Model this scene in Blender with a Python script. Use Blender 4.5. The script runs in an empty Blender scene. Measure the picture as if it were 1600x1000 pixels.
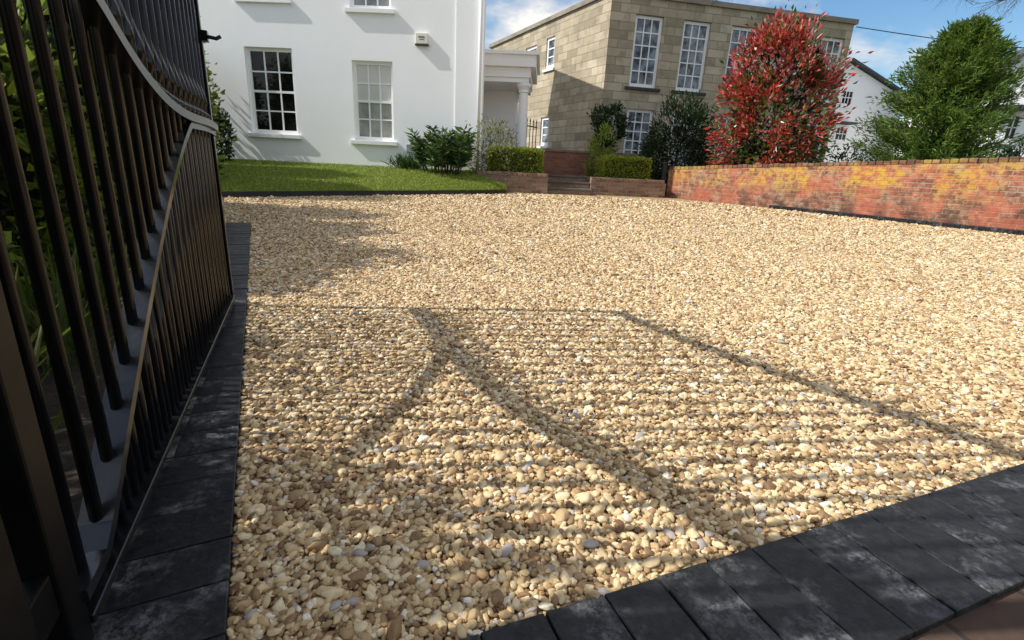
import bpy, bmesh, math, random
import numpy as np
from mathutils import Matrix, Vector, noise

C = bpy.context.scene.collection
R = math.radians
random.seed(3)
# ------------------------------------------------------------------ camera
F, TILT, ROLL, H = 766.0, 17.06, 2.86, 0.65
MC = Matrix.Rotation(R(90-TILT), 3, 'X') @ Matrix.Rotation(R(ROLL), 3, 'Z')
cd = bpy.data.cameras.new('camera'); cam = bpy.data.objects.new('camera', cd); C.objects.link(cam)
cam.matrix_world = Matrix.Translation((0, 0, H)) @ MC.to_4x4()
cd.sensor_width = 36; cd.lens = 36*F/1600; cd.clip_start = 0.01; cd.clip_end = 2000
bpy.context.scene.camera = cam

def sp(t, k=.5): return k*math.log1p(math.exp(max(-40, min(40, t/k)))) if t/k < 40 else t
def gz(x, y): return 0.016*(sp(y-2)-sp(y-15))
def ray(px, py): return MC @ Vector(((px-800)/F, (500-py)/F, -1))
def U(px, py, Y):
    d = ray(px, py); k = Y/d.y
    return Vector((d.x*k, Y, H+d.z*k))
def g(px, py, dz=0):
    d = ray(px, py); a, b = 0.01, 200
    for _ in range(60):
        m = (a+b)/2
        if H+d.z*m-gz(d.x*m, d.y*m)-dz > 0: a = m
        else: b = m
    return Vector((d.x*a, d.y*a, H+d.z*a))
class Pl:
    def __init__(s, A, B):
        s.o = Vector((A[0], A[1])); e = Vector((B[0], B[1])); s.d = (e-s.o).normalized(); s.L = (e-s.o).length
        s.n = Vector((-s.d.y, s.d.x)); s.rot = math.atan2(s.d.y, s.d.x)
    def hit(s, px, py):
        d = ray(px, py); k = s.o.dot(s.n)/(Vector((d.x, d.y)).dot(s.n))
        p = d*k
        return (Vector((p.x, p.y))-s.o).dot(s.d), H+p.z
    def pt(s, a, y=0, z=0):
        q = s.o+s.d*a+s.n*y
        return Vector((q.x, q.y, z))
    def mat(s, z=0): return Matrix.Translation((s.o.x, s.o.y, z)) @ Matrix.Rotation(s.rot, 4, 'Z')

# ------------------------------------------------------------------ object helpers
def tag(o, label=None, cat=None, group=None, kind=None):
    if label: o['label'] = label
    if cat: o['category'] = cat
    if group: o['group'] = group
    if kind: o['kind'] = kind
    return o
def thing(name, label, cat, loc=(0, 0, 0), rotz=0, group=None):
    o = bpy.data.objects.new(name, None); C.objects.link(o)
    o.location = loc; o.rotation_euler = (0, 0, rotz); o.empty_display_size = .1
    return tag(o, label, cat, group)
def mkobj(name, v, f, m, parent=None, basis=None, smooth=False, bevel=0):
    me = bpy.data.meshes.new(name); me.from_pydata(v, [], f); me.update()
    if m: me.materials.append(m)
    if smooth: me.polygons.foreach_set('use_smooth', [True]*len(me.polygons))
    o = bpy.data.objects.new(name, me); C.objects.link(o)
    if parent: o.parent = parent
    if basis is not None: o.matrix_basis = basis
    if bevel:
        b = o.modifiers.new('bevel', 'BEVEL'); b.width = bevel; b.segments = 2; b.limit_method = 'ANGLE'
    return o
class MB:
    def __init__(s): s.v = []; s.f = []
    def quad(s, a, b, c, d):
        n = len(s.v); s.v += [tuple(a), tuple(b), tuple(c), tuple(d)]; s.f.append((n, n+1, n+2, n+3))
    def box(s, x0, x1, y0, y1, z0, z1, xb=None):     # xb: other right end at the back
        n = len(s.v); x2 = x1 if xb is None else xb
        s.v += [(x0, y0, z0), (x1, y0, z0), (x2, y1, z0), (x0, y1, z0), (x0, y0, z1), (x1, y0, z1), (x2, y1, z1), (x0, y1, z1)]
        s.f += [tuple(n+i for i in q) for q in ((3, 2, 1, 0), (4, 5, 6, 7), (0, 1, 5, 4), (1, 2, 6, 5), (2, 3, 7, 6), (3, 0, 4, 7))]
    def tube(s, pts, r, seg=8):
        pts = [Vector(p) for p in pts]; k = len(pts)
        rr = r if isinstance(r, (list, tuple)) else [r]*k
        n0 = len(s.v)
        for i, p in enumerate(pts):
            t = (pts[min(i+1, k-1)]-pts[max(i-1, 0)]).normalized()
            ref = Vector((0, 0, 1)) if abs(t.z) < .9 else Vector((1, 0, 0))
            a = t.cross(ref).normalized(); b = t.cross(a)
            for j in range(seg):
                w = 2*math.pi*j/seg
                s.v.append(tuple(p+(a*math.cos(w)+b*math.sin(w))*rr[i]))
        for i in range(k-1):
            for j in range(seg):
                a, b = n0+i*seg+j, n0+i*seg+(j+1) % seg
                s.f.append((a, b, b+seg, a+seg))
        s.f.append(tuple(n0+j for j in range(seg))[::-1]); s.f.append(tuple(n0+(k-1)*seg+j for j in range(seg)))
    def lathe(s, c, prof, seg=10):
        n0 = len(s.v); k = len(prof)
        for r, z in prof:
            for j in range(seg):
                w = 2*math.pi*j/seg
                s.v.append((c[0]+r*math.cos(w), c[1]+r*math.sin(w), c[2]+z))
        for i in range(k-1):
            for j in range(seg):
                a, b = n0+i*seg+j, n0+i*seg+(j+1) % seg
                s.f.append((a, b, b+seg, a+seg))
        s.f.append(tuple(n0+j for j in range(seg))[::-1]); s.f.append(tuple(n0+(k-1)*seg+j for j in range(seg)))
    def ribbon(s, path, w, t):     # flat bar swept along (x,z) path
        n0 = len(s.v); k = len(path)
        for i in range(k):
            a = Vector(path[max(i-1, 0)]); b = Vector(path[min(i+1, k-1)]); d = (b-a).normalized(); nn = Vector((-d.y, d.x))
            p = Vector(path[i])
            for yy, tt in ((-w, -t), (w, -t), (w, t), (-w, t)):
                q = p+nn*tt; s.v.append((q.x, yy, q.y))
        for i in range(k-1):
            for j in range(4):
                a, b = n0+i*4+j, n0+i*4+(j+1) % 4
                s.f.append((a, b, b+4, a+4))
        s.f.append((n0+3, n0+2, n0+1, n0)); s.f.append(tuple(n0+(k-1)*4+j for j in range(4)))
    def wall(s, x0, x1, z0, z1, ops, rev, y=0):
        xs = sorted(set([x0, x1]+[o[0] for o in ops]+[o[1] for o in ops])); zs = sorted(set([z0, z1]+[o[2] for o in ops]+[o[3] for o in ops]))
        xs = [x for x in xs if x0 <= x <= x1]; zs = [z for z in zs if z0 <= z <= z1]
        for i in range(len(xs)-1):
            for j in range(len(zs)-1):
                cx, cz = (xs[i]+xs[i+1])/2, (zs[j]+zs[j+1])/2
                if any(o[0] < cx < o[1] and o[2] < cz < o[3] for o in ops): continue
                s.quad((xs[i], y, zs[j]), (xs[i+1], y, zs[j]), (xs[i+1], y, zs[j+1]), (xs[i], y, zs[j+1]))
        for a, b, c, d in ops:
            e = y+rev
            s.quad((a, y, c), (a, y, d), (a, e, d), (a, e, c)); s.quad((b, y, d), (b, y, c), (b, e, c), (b, e, d))
            s.quad((a, y, d), (b, y, d), (b, e, d), (a, e, d)); s.quad((b, y, c), (a, y, c), (a, e, c), (b, e, c))
    def build(s, name, m, parent=None, basis=None, smooth=False, bevel=0):
        return mkobj(name, s.v, s.f, m, parent, basis, smooth, bevel)

# ------------------------------------------------------------------ materials
def newmat(name, rough=.6, col=(.5, .5, .5), spec=.5, metal=0):
    m = bpy.data.materials.new(name); m.use_nodes = True
    b = m.node_tree.nodes['Principled BSDF']
    b.inputs['Base Color'].default_value = (*col, 1); b.inputs['Roughness'].default_value = rough
    b.inputs['Specular IOR Level'].default_value = spec; b.inputs['Metallic'].default_value = metal
    return m, m.node_tree.nodes, m.node_tree.links, b
def ramp(N, L, src, stops):
    r = N.new('ShaderNodeValToRGB'); e = r.color_ramp.elements
    while len(e) < len(stops): e.new(.5)
    for k, (p, c) in enumerate(stops):
        e[k].position = p; e[k].color = (*c, 1) if len(c) == 3 else c
    L.new(src, r.inputs[0]); return r.outputs[0]
def tnoise(N, L, scale, detail=4, vec=None, rough=.55):
    n = N.new('ShaderNodeTexNoise'); n.inputs['Scale'].default_value = scale; n.inputs['Detail'].default_value = detail
    n.inputs['Roughness'].default_value = rough
    if vec is not None: L.new(vec, n.inputs['Vector'])
    return n.outputs['Fac']
def coord(N, kind='Object'): return N.new('ShaderNodeTexCoord').outputs[kind]
def mixc(N, L, fac, a, b, mode='MIX'):
    m = N.new('ShaderNodeMix'); m.data_type = 'RGBA'; m.blend_type = mode
    for s, v in ((m.inputs[0], fac), (m.inputs[6], a), (m.inputs[7], b)):
        if isinstance(v, (int, float)): s.default_value = v
        elif isinstance(v, tuple): s.default_value = (*v, 1)
        else: L.new(v, s)
    return m.outputs[2]
def bump(N, L, b, src, strength=.3, dist=.01):
    k = N.new('ShaderNodeBump'); k.inputs['Strength'].default_value = strength; k.inputs['Distance'].default_value = dist
    L.new(src, k.inputs['Height']); L.new(k.outputs[0], b.inputs['Normal'])
def mottled(name, stops, scale, rough=.7, bs=.3, bd=.005, bscale=None, spec=.4, detail=4):
    m, N, L, b = newmat(name, rough, spec=spec)
    v = coord(N); f = tnoise(N, L, scale, detail, v)
    L.new(ramp(N, L, f, stops), b.inputs['Base Color'])
    if bs: bump(N, L, b, tnoise(N, L, bscale or scale*6, 3, v), bs, bd)
    return m
def mrange(N, L, src, a, b_):
    k = N.new('ShaderNodeMapRange'); k.inputs[1].default_value = a; k.inputs[2].default_value = b_; L.new(src, k.inputs[0]); return k.outputs[0]
def mul(N, L, *ss):
    out = ss[0]
    for s in ss[1:]:
        k = N.new('ShaderNodeMath'); k.operation = 'MULTIPLY'; L.new(out, k.inputs[0])
        if isinstance(s, (int, float)): k.inputs[1].default_value = s
        else: L.new(s, k.inputs[1])
        out = k.outputs[0]
    return out
def brickmat(name, bw, bh, mo, stops, cm, tints, bs=.6, rough=.85, extra=None):
    m, N, L, b = newmat(name, rough, spec=.2)
    o = N.new('ShaderNodeSeparateXYZ'); v = coord(N); L.new(v, o.inputs[0])
    a = N.new('ShaderNodeMath'); a.operation = 'ADD'; L.new(o.outputs[0], a.inputs[0]); L.new(o.outputs[1], a.inputs[1])
    c = N.new('ShaderNodeCombineXYZ'); L.new(a.outputs[0], c.inputs[0]); L.new(o.outputs[2], c.inputs[1])
    t = N.new('ShaderNodeTexBrick'); L.new(c.outputs[0], t.inputs['Vector'])
    t.inputs['Scale'].default_value = 1; t.inputs['Brick Width'].default_value = bw; t.inputs['Row Height'].default_value = bh
    t.inputs['Mortar Size'].default_value = mo; t.inputs['Mortar Smooth'].default_value = .3
    t.inputs['Color1'].default_value = (0, 0, 0, 1); t.inputs['Color2'].default_value = (1, 1, 1, 1); t.inputs['Mortar'].default_value = (.5, .5, .5, 1)
    col = ramp(N, L, t.outputs['Color'], stops)
    for sc, lo, hi, ca, amt in tints:
        f = ramp(N, L, tnoise(N, L, sc, 5, v), [(lo, (0, 0, 0)), (hi, (amt,)*3)])
        col = mixc(N, L, f, col, ca)
    mf = mul(N, L, t.outputs['Fac'], .85)
    col = mixc(N, L, mf, col, cm)
    if extra: col = extra(N, L, o, col, v)
    L.new(col, b.inputs['Base Color'])
    h = mixc(N, L, .35, t.outputs['Fac'], tnoise(N, L, 60, 3, v))
    inv = N.new('ShaderNodeInvert'); L.new(h, inv.inputs[1])
    bump(N, L, b, inv.outputs[0], bs, .012)
    return m
def leafmat(name, stops, trans=.35, rough=.45, spec=.4, tcol=(.30, .36, .05)):
    m, N, L, b = newmat(name, rough, spec=spec)
    gn = N.new('ShaderNodeNewGeometry')
    col = ramp(N, L, gn.outputs['Random Per Island'], stops)
    L.new(col, b.inputs['Base Color'])
    t = N.new('ShaderNodeBsdfTranslucent'); L.new(mixc(N, L, .5, col, tcol) if trans > .27 else col, t.inputs[0])
    mx = N.new('ShaderNodeMixShader'); mx.inputs[0].default_value = trans
    L.new(b.outputs[0], mx.inputs[1]); L.new(t.outputs[0], mx.inputs[2]); L.new(mx.outputs[0], N['Material Output'].inputs[0])
    return m

M = {}
M['stucco'] = mottled('white_stucco', [(.3, (.93, .925, .91)), (.7, (.965, .96, .945))], 1.2, .8, .03, .002, 30, .2)
M['white'] = mottled('white_paint', [(.3, (.87, .87, .86)), (.7, (.91, .91, .90))], 3, .4, 0)
M['porchwhite'] = mottled('porch_white', [(.3, (.90, .89, .87)), (.7, (.95, .94, .92))], 2, .5, 0)
def glass(name, stops, sc=2.0, spec=.5):
    m, N, L, b = newmat(name, .04, spec=spec)
    v = coord(N); L.new(ramp(N, L, tnoise(N, L, sc, 5, v), stops), b.inputs['Base Color'])
    bump(N, L, b, tnoise(N, L, 2.2, 2, v), .06, .02); return m
M['glass_dark'] = glass('dark_glass', [(.4, (.004, .005, .006)), (.7, (.012, .013, .013))], spec=.3)
M['glass_blind'] = glass('blind_glass', [(.3, (.60, .60, .54)), (.7, (.70, .70, .64))], .6)
M['glass_half'] = glass('curtained_glass', [(.38, (.20, .20, .18)), (.66, (.46, .46, .41))], 1.9)
M['glass_mid'] = glass('painted_reflection_glass', [(.38, (.03, .035, .04)), (.6, (.26, .30, .34))], 3.5)  # patchy blue-grey base colour paints in reflected sky and branches
M['black'] = mottled('black_gloss_paint', [(.3, (.003, .003, .0033)), (.7, (.006, .006, .0065))], 20, .14, .05, .001, 120, .3)
M['stile'] = mottled('black_stile_paint', [(.3, (.003, .003, .0033)), (.7, (.008, .008, .0085))], 20, .35, .1, .001, 120, .10)
M['rail'] = mottled('black_rail_paint', [(.3, (.005, .005, .0055)), (.7, (.014, .014, .0145))], 25, .22, .25, .0012, 90, .65)
M['blackmatt'] = mottled('black_edging', [(.3, (.012, .012, .012)), (.7, (.03, .03, .03))], 8, .6)
M['steel'] = mottled('worn_steel', [(.3, (.25, .25, .26)), (.7, (.45, .45, .46))], 15, .35)
M['soil'] = mottled('dark_soil', [(.3, (.02, .014, .009)), (.7, (.06, .042, .027))], 8, .95, .9, .03, 25)
M['ground'] = mottled('rough_ground', [(.3, (.05, .06, .025)), (.7, (.10, .10, .05))], .7, .95)
M['lawnbase'] = mottled('lawn_base', [(.3, (.09, .14, .02)), (.7, (.16, .20, .04))], 3, .95, .8, .03, 40)
M['grass'] = leafmat('grass_blades', [(0, (.14, .22, .02)), (.5, (.28, .37, .04)), (.85, (.43, .47, .085)), (1, (.53, .49, .17))], .25)
M['slate'] = mottled('slate_roof', [(.3, (.045, .045, .05)), (.7, (.09, .09, .095))], 6, .6)
M['bark'] = mottled('bark', [(.3, (.05, .04, .03)), (.7, (.12, .10, .075))], 12, .9, .8, .02, 30)
M['sillblack'] = mottled('dark_sill', [(.3, (.03, .03, .03)), (.7, (.06, .055, .05))], 5, .6)
M['coping'] = mottled('stone_coping', [(.3, (.20, .17, .13)), (.7, (.34, .30, .23))], 3, .85)
M['cream'] = mottled('cream_plastic', [(.3, (.72, .70, .62)), (.7, (.76, .74, .66))], 3, .45)
M['brownmark'] = newmat('brown_print', .6, (.20, .10, .05))[0]
M['step'] = mottled('stone_step', [(.3, (.10, .08, .06)), (.7, (.19, .16, .12))], 6, .85)
M['stone_front'] = brickmat('ashlar_stone', .62, .245, .010, [(0, (.32, .265, .18)), (.35, (.44, .37, .255)), (.7, (.52, .44, .31)), (1, (.59, .51, .38))], (.19, .165, .125),
    [(1.3, .45, .75, (.25, .21, .15), .6), (9, .4, .8, (.56, .475, .34), .4), (.5, .5, .8, (.20, .17, .13), .45), (3, .52, .7, (.17, .15, .12), .45)])
def weather(N, L, o, col, v):
    n1 = ramp(N, L, tnoise(N, L, 6, 8, v, .78), [(.45, (0, 0, 0)), (.56, (1, 1, 1))])
    n2 = ramp(N, L, tnoise(N, L, 1.5, 5, v), [(.43, (0, 0, 0)), (.54, (1, 1, 1))])
    hi = mrange(N, L, o.outputs[2], .42, .74); lf = mrange(N, L, o.outputs[0], 9.0, 4.5)
    f2 = mul(N, L, ramp(N, L, tnoise(N, L, 6, 8, v, .8), [(.46, (0, 0, 0)), (.60, (1, 1, 1))]), .7); col = mixc(N, L, f2, col, (.52, .36, .25))
    n3 = ramp(N, L, tnoise(N, L, 4, 8, v, .75), [(.42, (0, 0, 0)), (.58, (1, 1, 1))])
    lo = mrange(N, L, o.outputs[2], .80, .20); col = mixc(N, L, mul(N, L, n3, lo, .9), col, (.075, .048, .033))
    n4 = ramp(N, L, tnoise(N, L, 11, 6, v, .7), [(.48, (0, 0, 0)), (.62, (1, 1, 1))]); col = mixc(N, L, mul(N, L, n4, .7), col, (.09, .052, .035))
    n5 = ramp(N, L, tnoise(N, L, 1.9, 5, v, .65), [(.48, (0, 0, 0)), (.58, (1, 1, 1))]); col = mixc(N, L, mul(N, L, n5, .55), col, (.52, .15, .085))
    f = mul(N, L, n1, n2, hi, lf, .88); col = mixc(N, L, f, col, (.60, .37, .045))
    return col
RED = [(0, (.17, .062, .038)), (.3, (.33, .098, .055)), (.6, (.43, .14, .072)), (.85, (.47, .22, .115)), (1, (.42, .28, .18))]
M['brick_red'] = brickmat('old_red_brick', .225, .076, .010, RED, (.40, .31, .22), [(1.7, .52, .66, (.48, .13, .075), .5), (14, .5, .75, (.22, .09, .055), .5)], 1.0, extra=weather)
M['brick_cap'] = brickmat('old_brick_coping', .225, .076, .004, [(0, (.12, .06, .04)), (.5, (.26, .12, .065)), (1, (.34, .22, .13))], (.14, .10, .07), [(3, .5, .62, (.48, .32, .06), .7), (9, .45, .7, (.10, .065, .045), .6)], .6)
M['brick_planter'] = brickmat('planter_brick', .225, .076, .010, [(0, (.18, .10, .066)), (1, (.40, .25, .165))], (.28, .235, .19),
    [(14, .45, .75, (.12, .07, .05), .6), (4, .5, .8, (.38, .33, .25), .5)], .8)
M['brick_dark'] = brickmat('garden_brick', .225, .076, .010, [(0, (.26, .085, .052)), (1, (.43, .18, .10))], (.24, .19, .14), [(14, .45, .75, (.13, .055, .038), .6)], .8)
m, N, L, b = newmat('charcoal_block', .45, spec=.32)
v = coord(N); gi = N.new('ShaderNodeObjectInfo')
va = N.new('ShaderNodeVectorMath'); va.operation = 'MULTIPLY_ADD'; L.new(gi.outputs['Random'], va.inputs[0]); va.inputs[1].default_value = (37, 91, 53); L.new(v, va.inputs[2])
base = ramp(N, L, tnoise(N, L, 55, 6, va.outputs[0], .7), [(.35, (.005, .005, .005)), (.65, (.022, .022, .0225))])
big = ramp(N, L, tnoise(N, L, 8, 4, va.outputs[0], .65), [(.51, (0, 0, 0)), (.66, (1, 1, 1))])
fine = ramp(N, L, tnoise(N, L, 60, 8, va.outputs[0], .8), [(.44, (0, 0, 0)), (.60, (1, 1, 1))])
L.new(mixc(N, L, mul(N, L, big, fine, .55), base, (.27, .27, .265)), b.inputs['Base Color'])
bump(N, L, b, tnoise(N, L, 110, 5, va.outputs[0], .7), .6, .002); M['block'] = m
STOPS = [(0, (.13, .065, .032)), (.18, (.33, .20, .095)), (.42, (.59, .42, .21)), (.66, (.76, .59, .335)), (.86, (.85, .715, .475)), (.94, (.88, .81, .68)), (1, (.42, .38, .345))]
m, N, L, b = newmat('gravel_stone', .55, spec=.35)
at = N.new('ShaderNodeAttribute'); at.attribute_type = 'INSTANCER'; at.attribute_name = 'tint'
col = ramp(N, L, at.outputs['Fac'], STOPS)
v = coord(N); col = mixc(N, L, ramp(N, L, tnoise(N, L, 3.5, 3, v, .65), [(.42, (0, 0, 0)), (.75, (.45,)*3)]), col, (.42, .245, .11))
L.new(col, b.inputs['Base Color']); M['stone'] = m
m, N, L, b = newmat('gravel_bed', .85, spec=.2)
v = coord(N); vo = N.new('ShaderNodeTexVoronoi'); vo.inputs['Scale'].default_value = 56; L.new(v, vo.inputs['Vector'])
sx = N.new('ShaderNodeSeparateColor'); L.new(vo.outputs['Color'], sx.inputs[0])
col = ramp(N, L, mrange(N, L, sx.outputs[0], -.2, 1.2), STOPS)
gap_shade = ramp(N, L, vo.outputs['Distance'], [(.4, (.85, .83, .8)), (.85, (.27, .21, .15))])  # shadow between stones painted into the bed colour at the cell edges
col = mixc(N, L, 1.0, col, gap_shade, 'MULTIPLY')
L.new(col, b.inputs['Base Color'])
iv = N.new('ShaderNodeInvert'); L.new(vo.outputs['Distance'], iv.inputs[1]); bump(N, L, b, iv.outputs[0], 1.0, .012); M['gravelbed'] = m
M['paving'] = brickmat('brown_paving', .2, .1, .006, [(0, (.07, .042, .03)), (1, (.13, .085, .06))], (.04, .032, .026), [(20, .45, .75, (.05, .035, .028), .6)])
M['l_hedge'] = leafmat('hedge_leaf', [(0, (.03, .06, .012)), (.5, (.08, .15, .022)), (.85, (.16, .24, .03)), (1, (.32, .37, .05))], .45)
M['l_bright'] = leafmat('bright_leaf', [(0, (.09, .17, .018)), (.5, (.23, .33, .04)), (1, (.48, .50, .07))], .48)
M['l_dark'] = leafmat('dark_leaf', [(0, (.008, .02, .007)), (.6, (.028, .062, .017)), (1, (.065, .12, .03))], .2)
M['l_red'] = leafmat('red_leaf', [(0, (.08, .02, .014)), (.15, (.34, .034, .028)), (.45, (.64, .078, .064)), (.68, (.76, .19, .15)), (.77, (.78, .32, .24)), (.80, (.05, .10, .02)), (1, (.16, .22, .035))], .27, .3, .6)
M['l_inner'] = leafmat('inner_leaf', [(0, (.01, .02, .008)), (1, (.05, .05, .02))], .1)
M['l_conifer'] = leafmat('conifer_spray', [(0, (.03, .078, .014)), (.45, (.09, .175, .027)), (.85, (.17, .27, .04)), (1, (.28, .36, .07))], .3)
M['l_box'] = leafmat('box_leaf', [(0, (.11, .16, .016)), (.5, (.27, .34, .032)), (1, (.46, .49, .06))], .3, tcol=(.42, .48, .05))
M['l_euph'] = leafmat('spurge_leaf', [(0, (.02, .05, .015)), (.6, (.065, .135, .03)), (1, (.16, .24, .05))], .25)
M['l_pale'] = leafmat('pale_leaf', [(0, (.14, .16, .07)), (.5, (.28, .28, .14)), (1, (.42, .40, .22))], .35)
M['straw'] = leafmat('straw_blade', [(0, (.04, .08, .015)), (.6, (.09, .14, .03)), (1, (.28, .26, .12))], .35)

# ------------------------------------------------------------------ foliage
def nrm(a): return a/np.maximum(np.linalg.norm(a, axis=1, keepdims=True), 1e-9)
def leaves(name, P, T, size, asp, mat, parent, seed, fold=.35, jitter=.35):
    rg = np.random.default_rng(seed); n = len(P); T = nrm(T)
    side = nrm(np.cross(T, rg.normal(size=(n, 3)))); nn = np.cross(side, T)
    s = size*(1-jitter+2*jitter*rg.random((n, 1)))
    mid = P+T*s*.5; l = mid+side*s*asp*.5+nn*s*asp*fold; r = mid-side*s*asp*.5+nn*s*asp*fold
    tip = P+T*s-nn*s*.06
    V = np.stack([P, r, tip, l], 1).reshape(-1, 3)
    k = np.arange(n)[:, None]*4
    Fc = np.concatenate([k+np.array([[0, 1, 2]]), k+np.array([[0, 2, 3]])], 0)
    return mkobj(name, V.tolist(), Fc.tolist(), mat, parent)
def crown(n, base, h, hw, prof, ncl, cr, seed, shell=.45, up=.35, lump=.3, ydepth=1.0):
    rg = np.random.default_rng(seed); ph = np.array([p[0] for p in prof]); pw = np.array([p[1] for p in prof])
    hs = rg.random(ncl*6); keep = rg.random(ncl*6) < np.interp(hs, ph, pw)/pw.max()
    hs = hs[keep][:ncl]; m = len(hs); a = rg.random(m)*2*np.pi
    rad = np.sqrt(shell+(1-shell)*rg.random(m))*np.interp(hs, ph, pw)*hw
    lum = np.array([1+lump*noise.noise(Vector((math.cos(x)*1.5+seed, math.sin(x)*1.5, y*3.5))) for x, y in zip(a, hs)])
    rad = rad*lum
    cc = np.stack([np.cos(a)*rad, np.sin(a)*rad*ydepth, hs*h], 1)
    idx = rg.integers(0, m, n); off = rg.normal(size=(n, 3))*cr*(.6+.6*rg.random((m, 1)))[idx]
    P = cc[idx]+off
    out = nrm(np.stack([P[:, 0], P[:, 1], (P[:, 2]-h*.45)*.6], 1))
    T = out*.8+nrm(off)*.5+rg.normal(size=(n, 3))*.45+np.array([[0, 0, up]])
    return P+np.array([base]), T
def shrub(name, label, cat, base, h, hw, prof, n, size, asp, mat, ncl, cr, seed, trunk=.04, group=None, inner=None, **kw):
    t = thing(name, label, cat, base, 0, group)
    P, T = crown(n, (0, 0, 0), h, hw, prof, ncl, cr, seed, **kw)
    P[:, 2] = np.maximum(P[:, 2], .01)
    leaves('crown', P, T, size, asp, mat, t, seed)
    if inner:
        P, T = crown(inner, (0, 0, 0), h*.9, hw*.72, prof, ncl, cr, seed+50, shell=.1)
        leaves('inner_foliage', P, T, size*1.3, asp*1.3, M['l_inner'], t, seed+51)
    mb = MB(); rg = random.Random(seed)
    mb.tube([(0, 0, -.08), (rg.uniform(-.03, .03), 0, h*.3), (rg.uniform(-.06, .06), .02, h*.7)], [trunk, trunk*.75, trunk*.3], 7)
    for k in range(6):
        a = rg.random()*6.28; z = h*(.12+.1*k); w = np.interp((z+h*.2)/h, [p[0] for p in prof], [p[1] for p in prof])*hw*.75
        mb.tube([(0, 0, z), (math.cos(a)*w*.5, math.sin(a)*w*.5, z+h*.1), (math.cos(a)*w, math.sin(a)*w, z+h*.22)], [trunk*.5, trunk*.35, trunk*.12], 5)
    mb.build('stem', M['bark'], t, smooth=True)
    return t
ROUND = [(0, .55), (.2, .9), (.45, 1), (.7, .85), (.9, .5), (1, .15)]

# ------------------------------------------------------------------ the layout
A = g(362, 480); B = g(165, 950); G = Pl(B, A)
EL0, EL1 = g(355, 1000), g(392, 352)             # gravel's left edge
EF0, EF1 = g(750, 1000), g(1600, 730)            # gravel's near edge
W0 = U(425, 140, 12.3); WD = Vector((math.sin(R(92.5)), math.cos(R(92.5))))
W = Pl(W0, (W0.x+WD.x, W0.y+WD.y))
RW = Pl(g(1040, 308), g(1600, 368))
def rightx(y): return RW.o.x+(y-RW.o.y)*RW.d.x/RW.d.y

# ------------------------------------------------------------------ ground sheets
def sheet(name, xs, ys, zf, mat, kind='structure'):
    v = [(x, y, zf(x, y)) for y in ys for x in xs]; nx = len(xs)
    f = [(j*nx+i, j*nx+i+1, (j+1)*nx+i+1, (j+1)*nx+i) for j in range(len(ys)-1) for i in range(nx-1)]
    o = mkobj(name, v, f, mat, smooth=True); o['kind'] = kind; return o
ysd = [-300, -40, -6]+[(-4+.5*i) for i in range(46)]+[25, 40, 80, 200, 600]
sheet('ground', [-500, -100, -30, -10, 0, 10, 30, 100, 500], ysd, lambda x, y: gz(x, y)-.03, M['ground'])
ys = [-1+.25*i for i in range(70)]
v = []; f = []
for y in ys:
    xr = rightx(y)+.1 if y > 5 else rightx(5)+.1
    for i in range(25): x = -7+(xr+7)*i/24; v.append((x, y, gz(x, y)-.004))
for j in range(len(ys)-1):
    for i in range(24): a = j*25+i; f.append((a, a+1, a+26, a+25))
o = mkobj('gravel_bed', v, f, M['gravelbed'], smooth=True); o['kind'] = 'structure'
sl = Pl(EL0, EL1)
v = []; f = []
for k in range(40):
    s = -1.2+.25*k
    for yy in (.19, .5, .9, 1.4, 2.2, 4, 7):
        p = sl.pt(s, yy if s < sl.L+.2 else yy+.15); v.append((p.x, p.y, gz(p.x, p.y)+.012+.03*noise.noise(Vector((s*2, yy*2, 0)))))
for j in range(39):
    for i in range(6): a = j*7+i; f.append((a, a+7, a+8, a+1))
o = mkobj('soil', v, f, M['soil'], smooth=True); o['kind'] = 'structure'
fp = Pl(EF0, EF1)
mb = MB()
for i in range(9): mb.quad((-3+i, -3, .002), (-2+i, -3, .002), (-2+i, -.208, .002), (-3+i, -.208, .002))
pv = [(x, z, -y) for x, y, z in mb.v]      # laid in a turned local frame so that the brick pattern lies in plan
o = mkobj('pavement', pv, mb.f, M['paving'], basis=fp.mat() @ Matrix.Rotation(R(90), 4, 'X')); o['kind'] = 'structure'

# ------------------------------------------------------------------ block edging
def block(parent, x0, x1, y0, y1, z, rg):
    mb = MB(); mb.box(-(x1-x0)/2, (x1-x0)/2, -(y1-y0)/2, (y1-y0)/2, -.06, 0)
    o = mb.build('block', M['block'], parent, bevel=.0025)
    o.location = ((x0+x1)/2, (y0+y1)/2, z+rg.uniform(-.0012, .0012)); o.rotation_euler = (rg.uniform(-.006, .006), rg.uniform(-.006, .006), rg.uniform(-.004, .004))
rg = random.Random(5)
t = thing('block_edging', 'row of charcoal paving blocks along the left side of the gravel, under the black gate', 'edging', (sl.o.x, sl.o.y, 0), sl.rot)
k = -8
while k*.103 < sl.L:
    p = sl.pt(k*.103+.05, .1); block(t, k*.103, k*.103+.1005, .0, .2, gz(p.x, p.y)+.016, rg); k += 1
t = thing('block_edging', 'row of chalky charcoal paving blocks across the gateway in the lower right foreground', 'edging', (fp.o.x, fp.o.y, 0), fp.rot)
for k in range(-4, 30): block(t, k*.103, k*.103+.1005, -.214, 0, .016, rg)
t = thing('block_edging', 'narrow dark kerb of blocks along the foot of the old red brick wall', 'edging', (RW.o.x, RW.o.y, 0), RW.rot)
for k in range(27):
    s = RW.L*.42+k*.22; p = RW.pt(s, -.08)
    block(t, s, s+.215, -.13, -.012, gz(p.x, p.y)+.07, rg)

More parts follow.
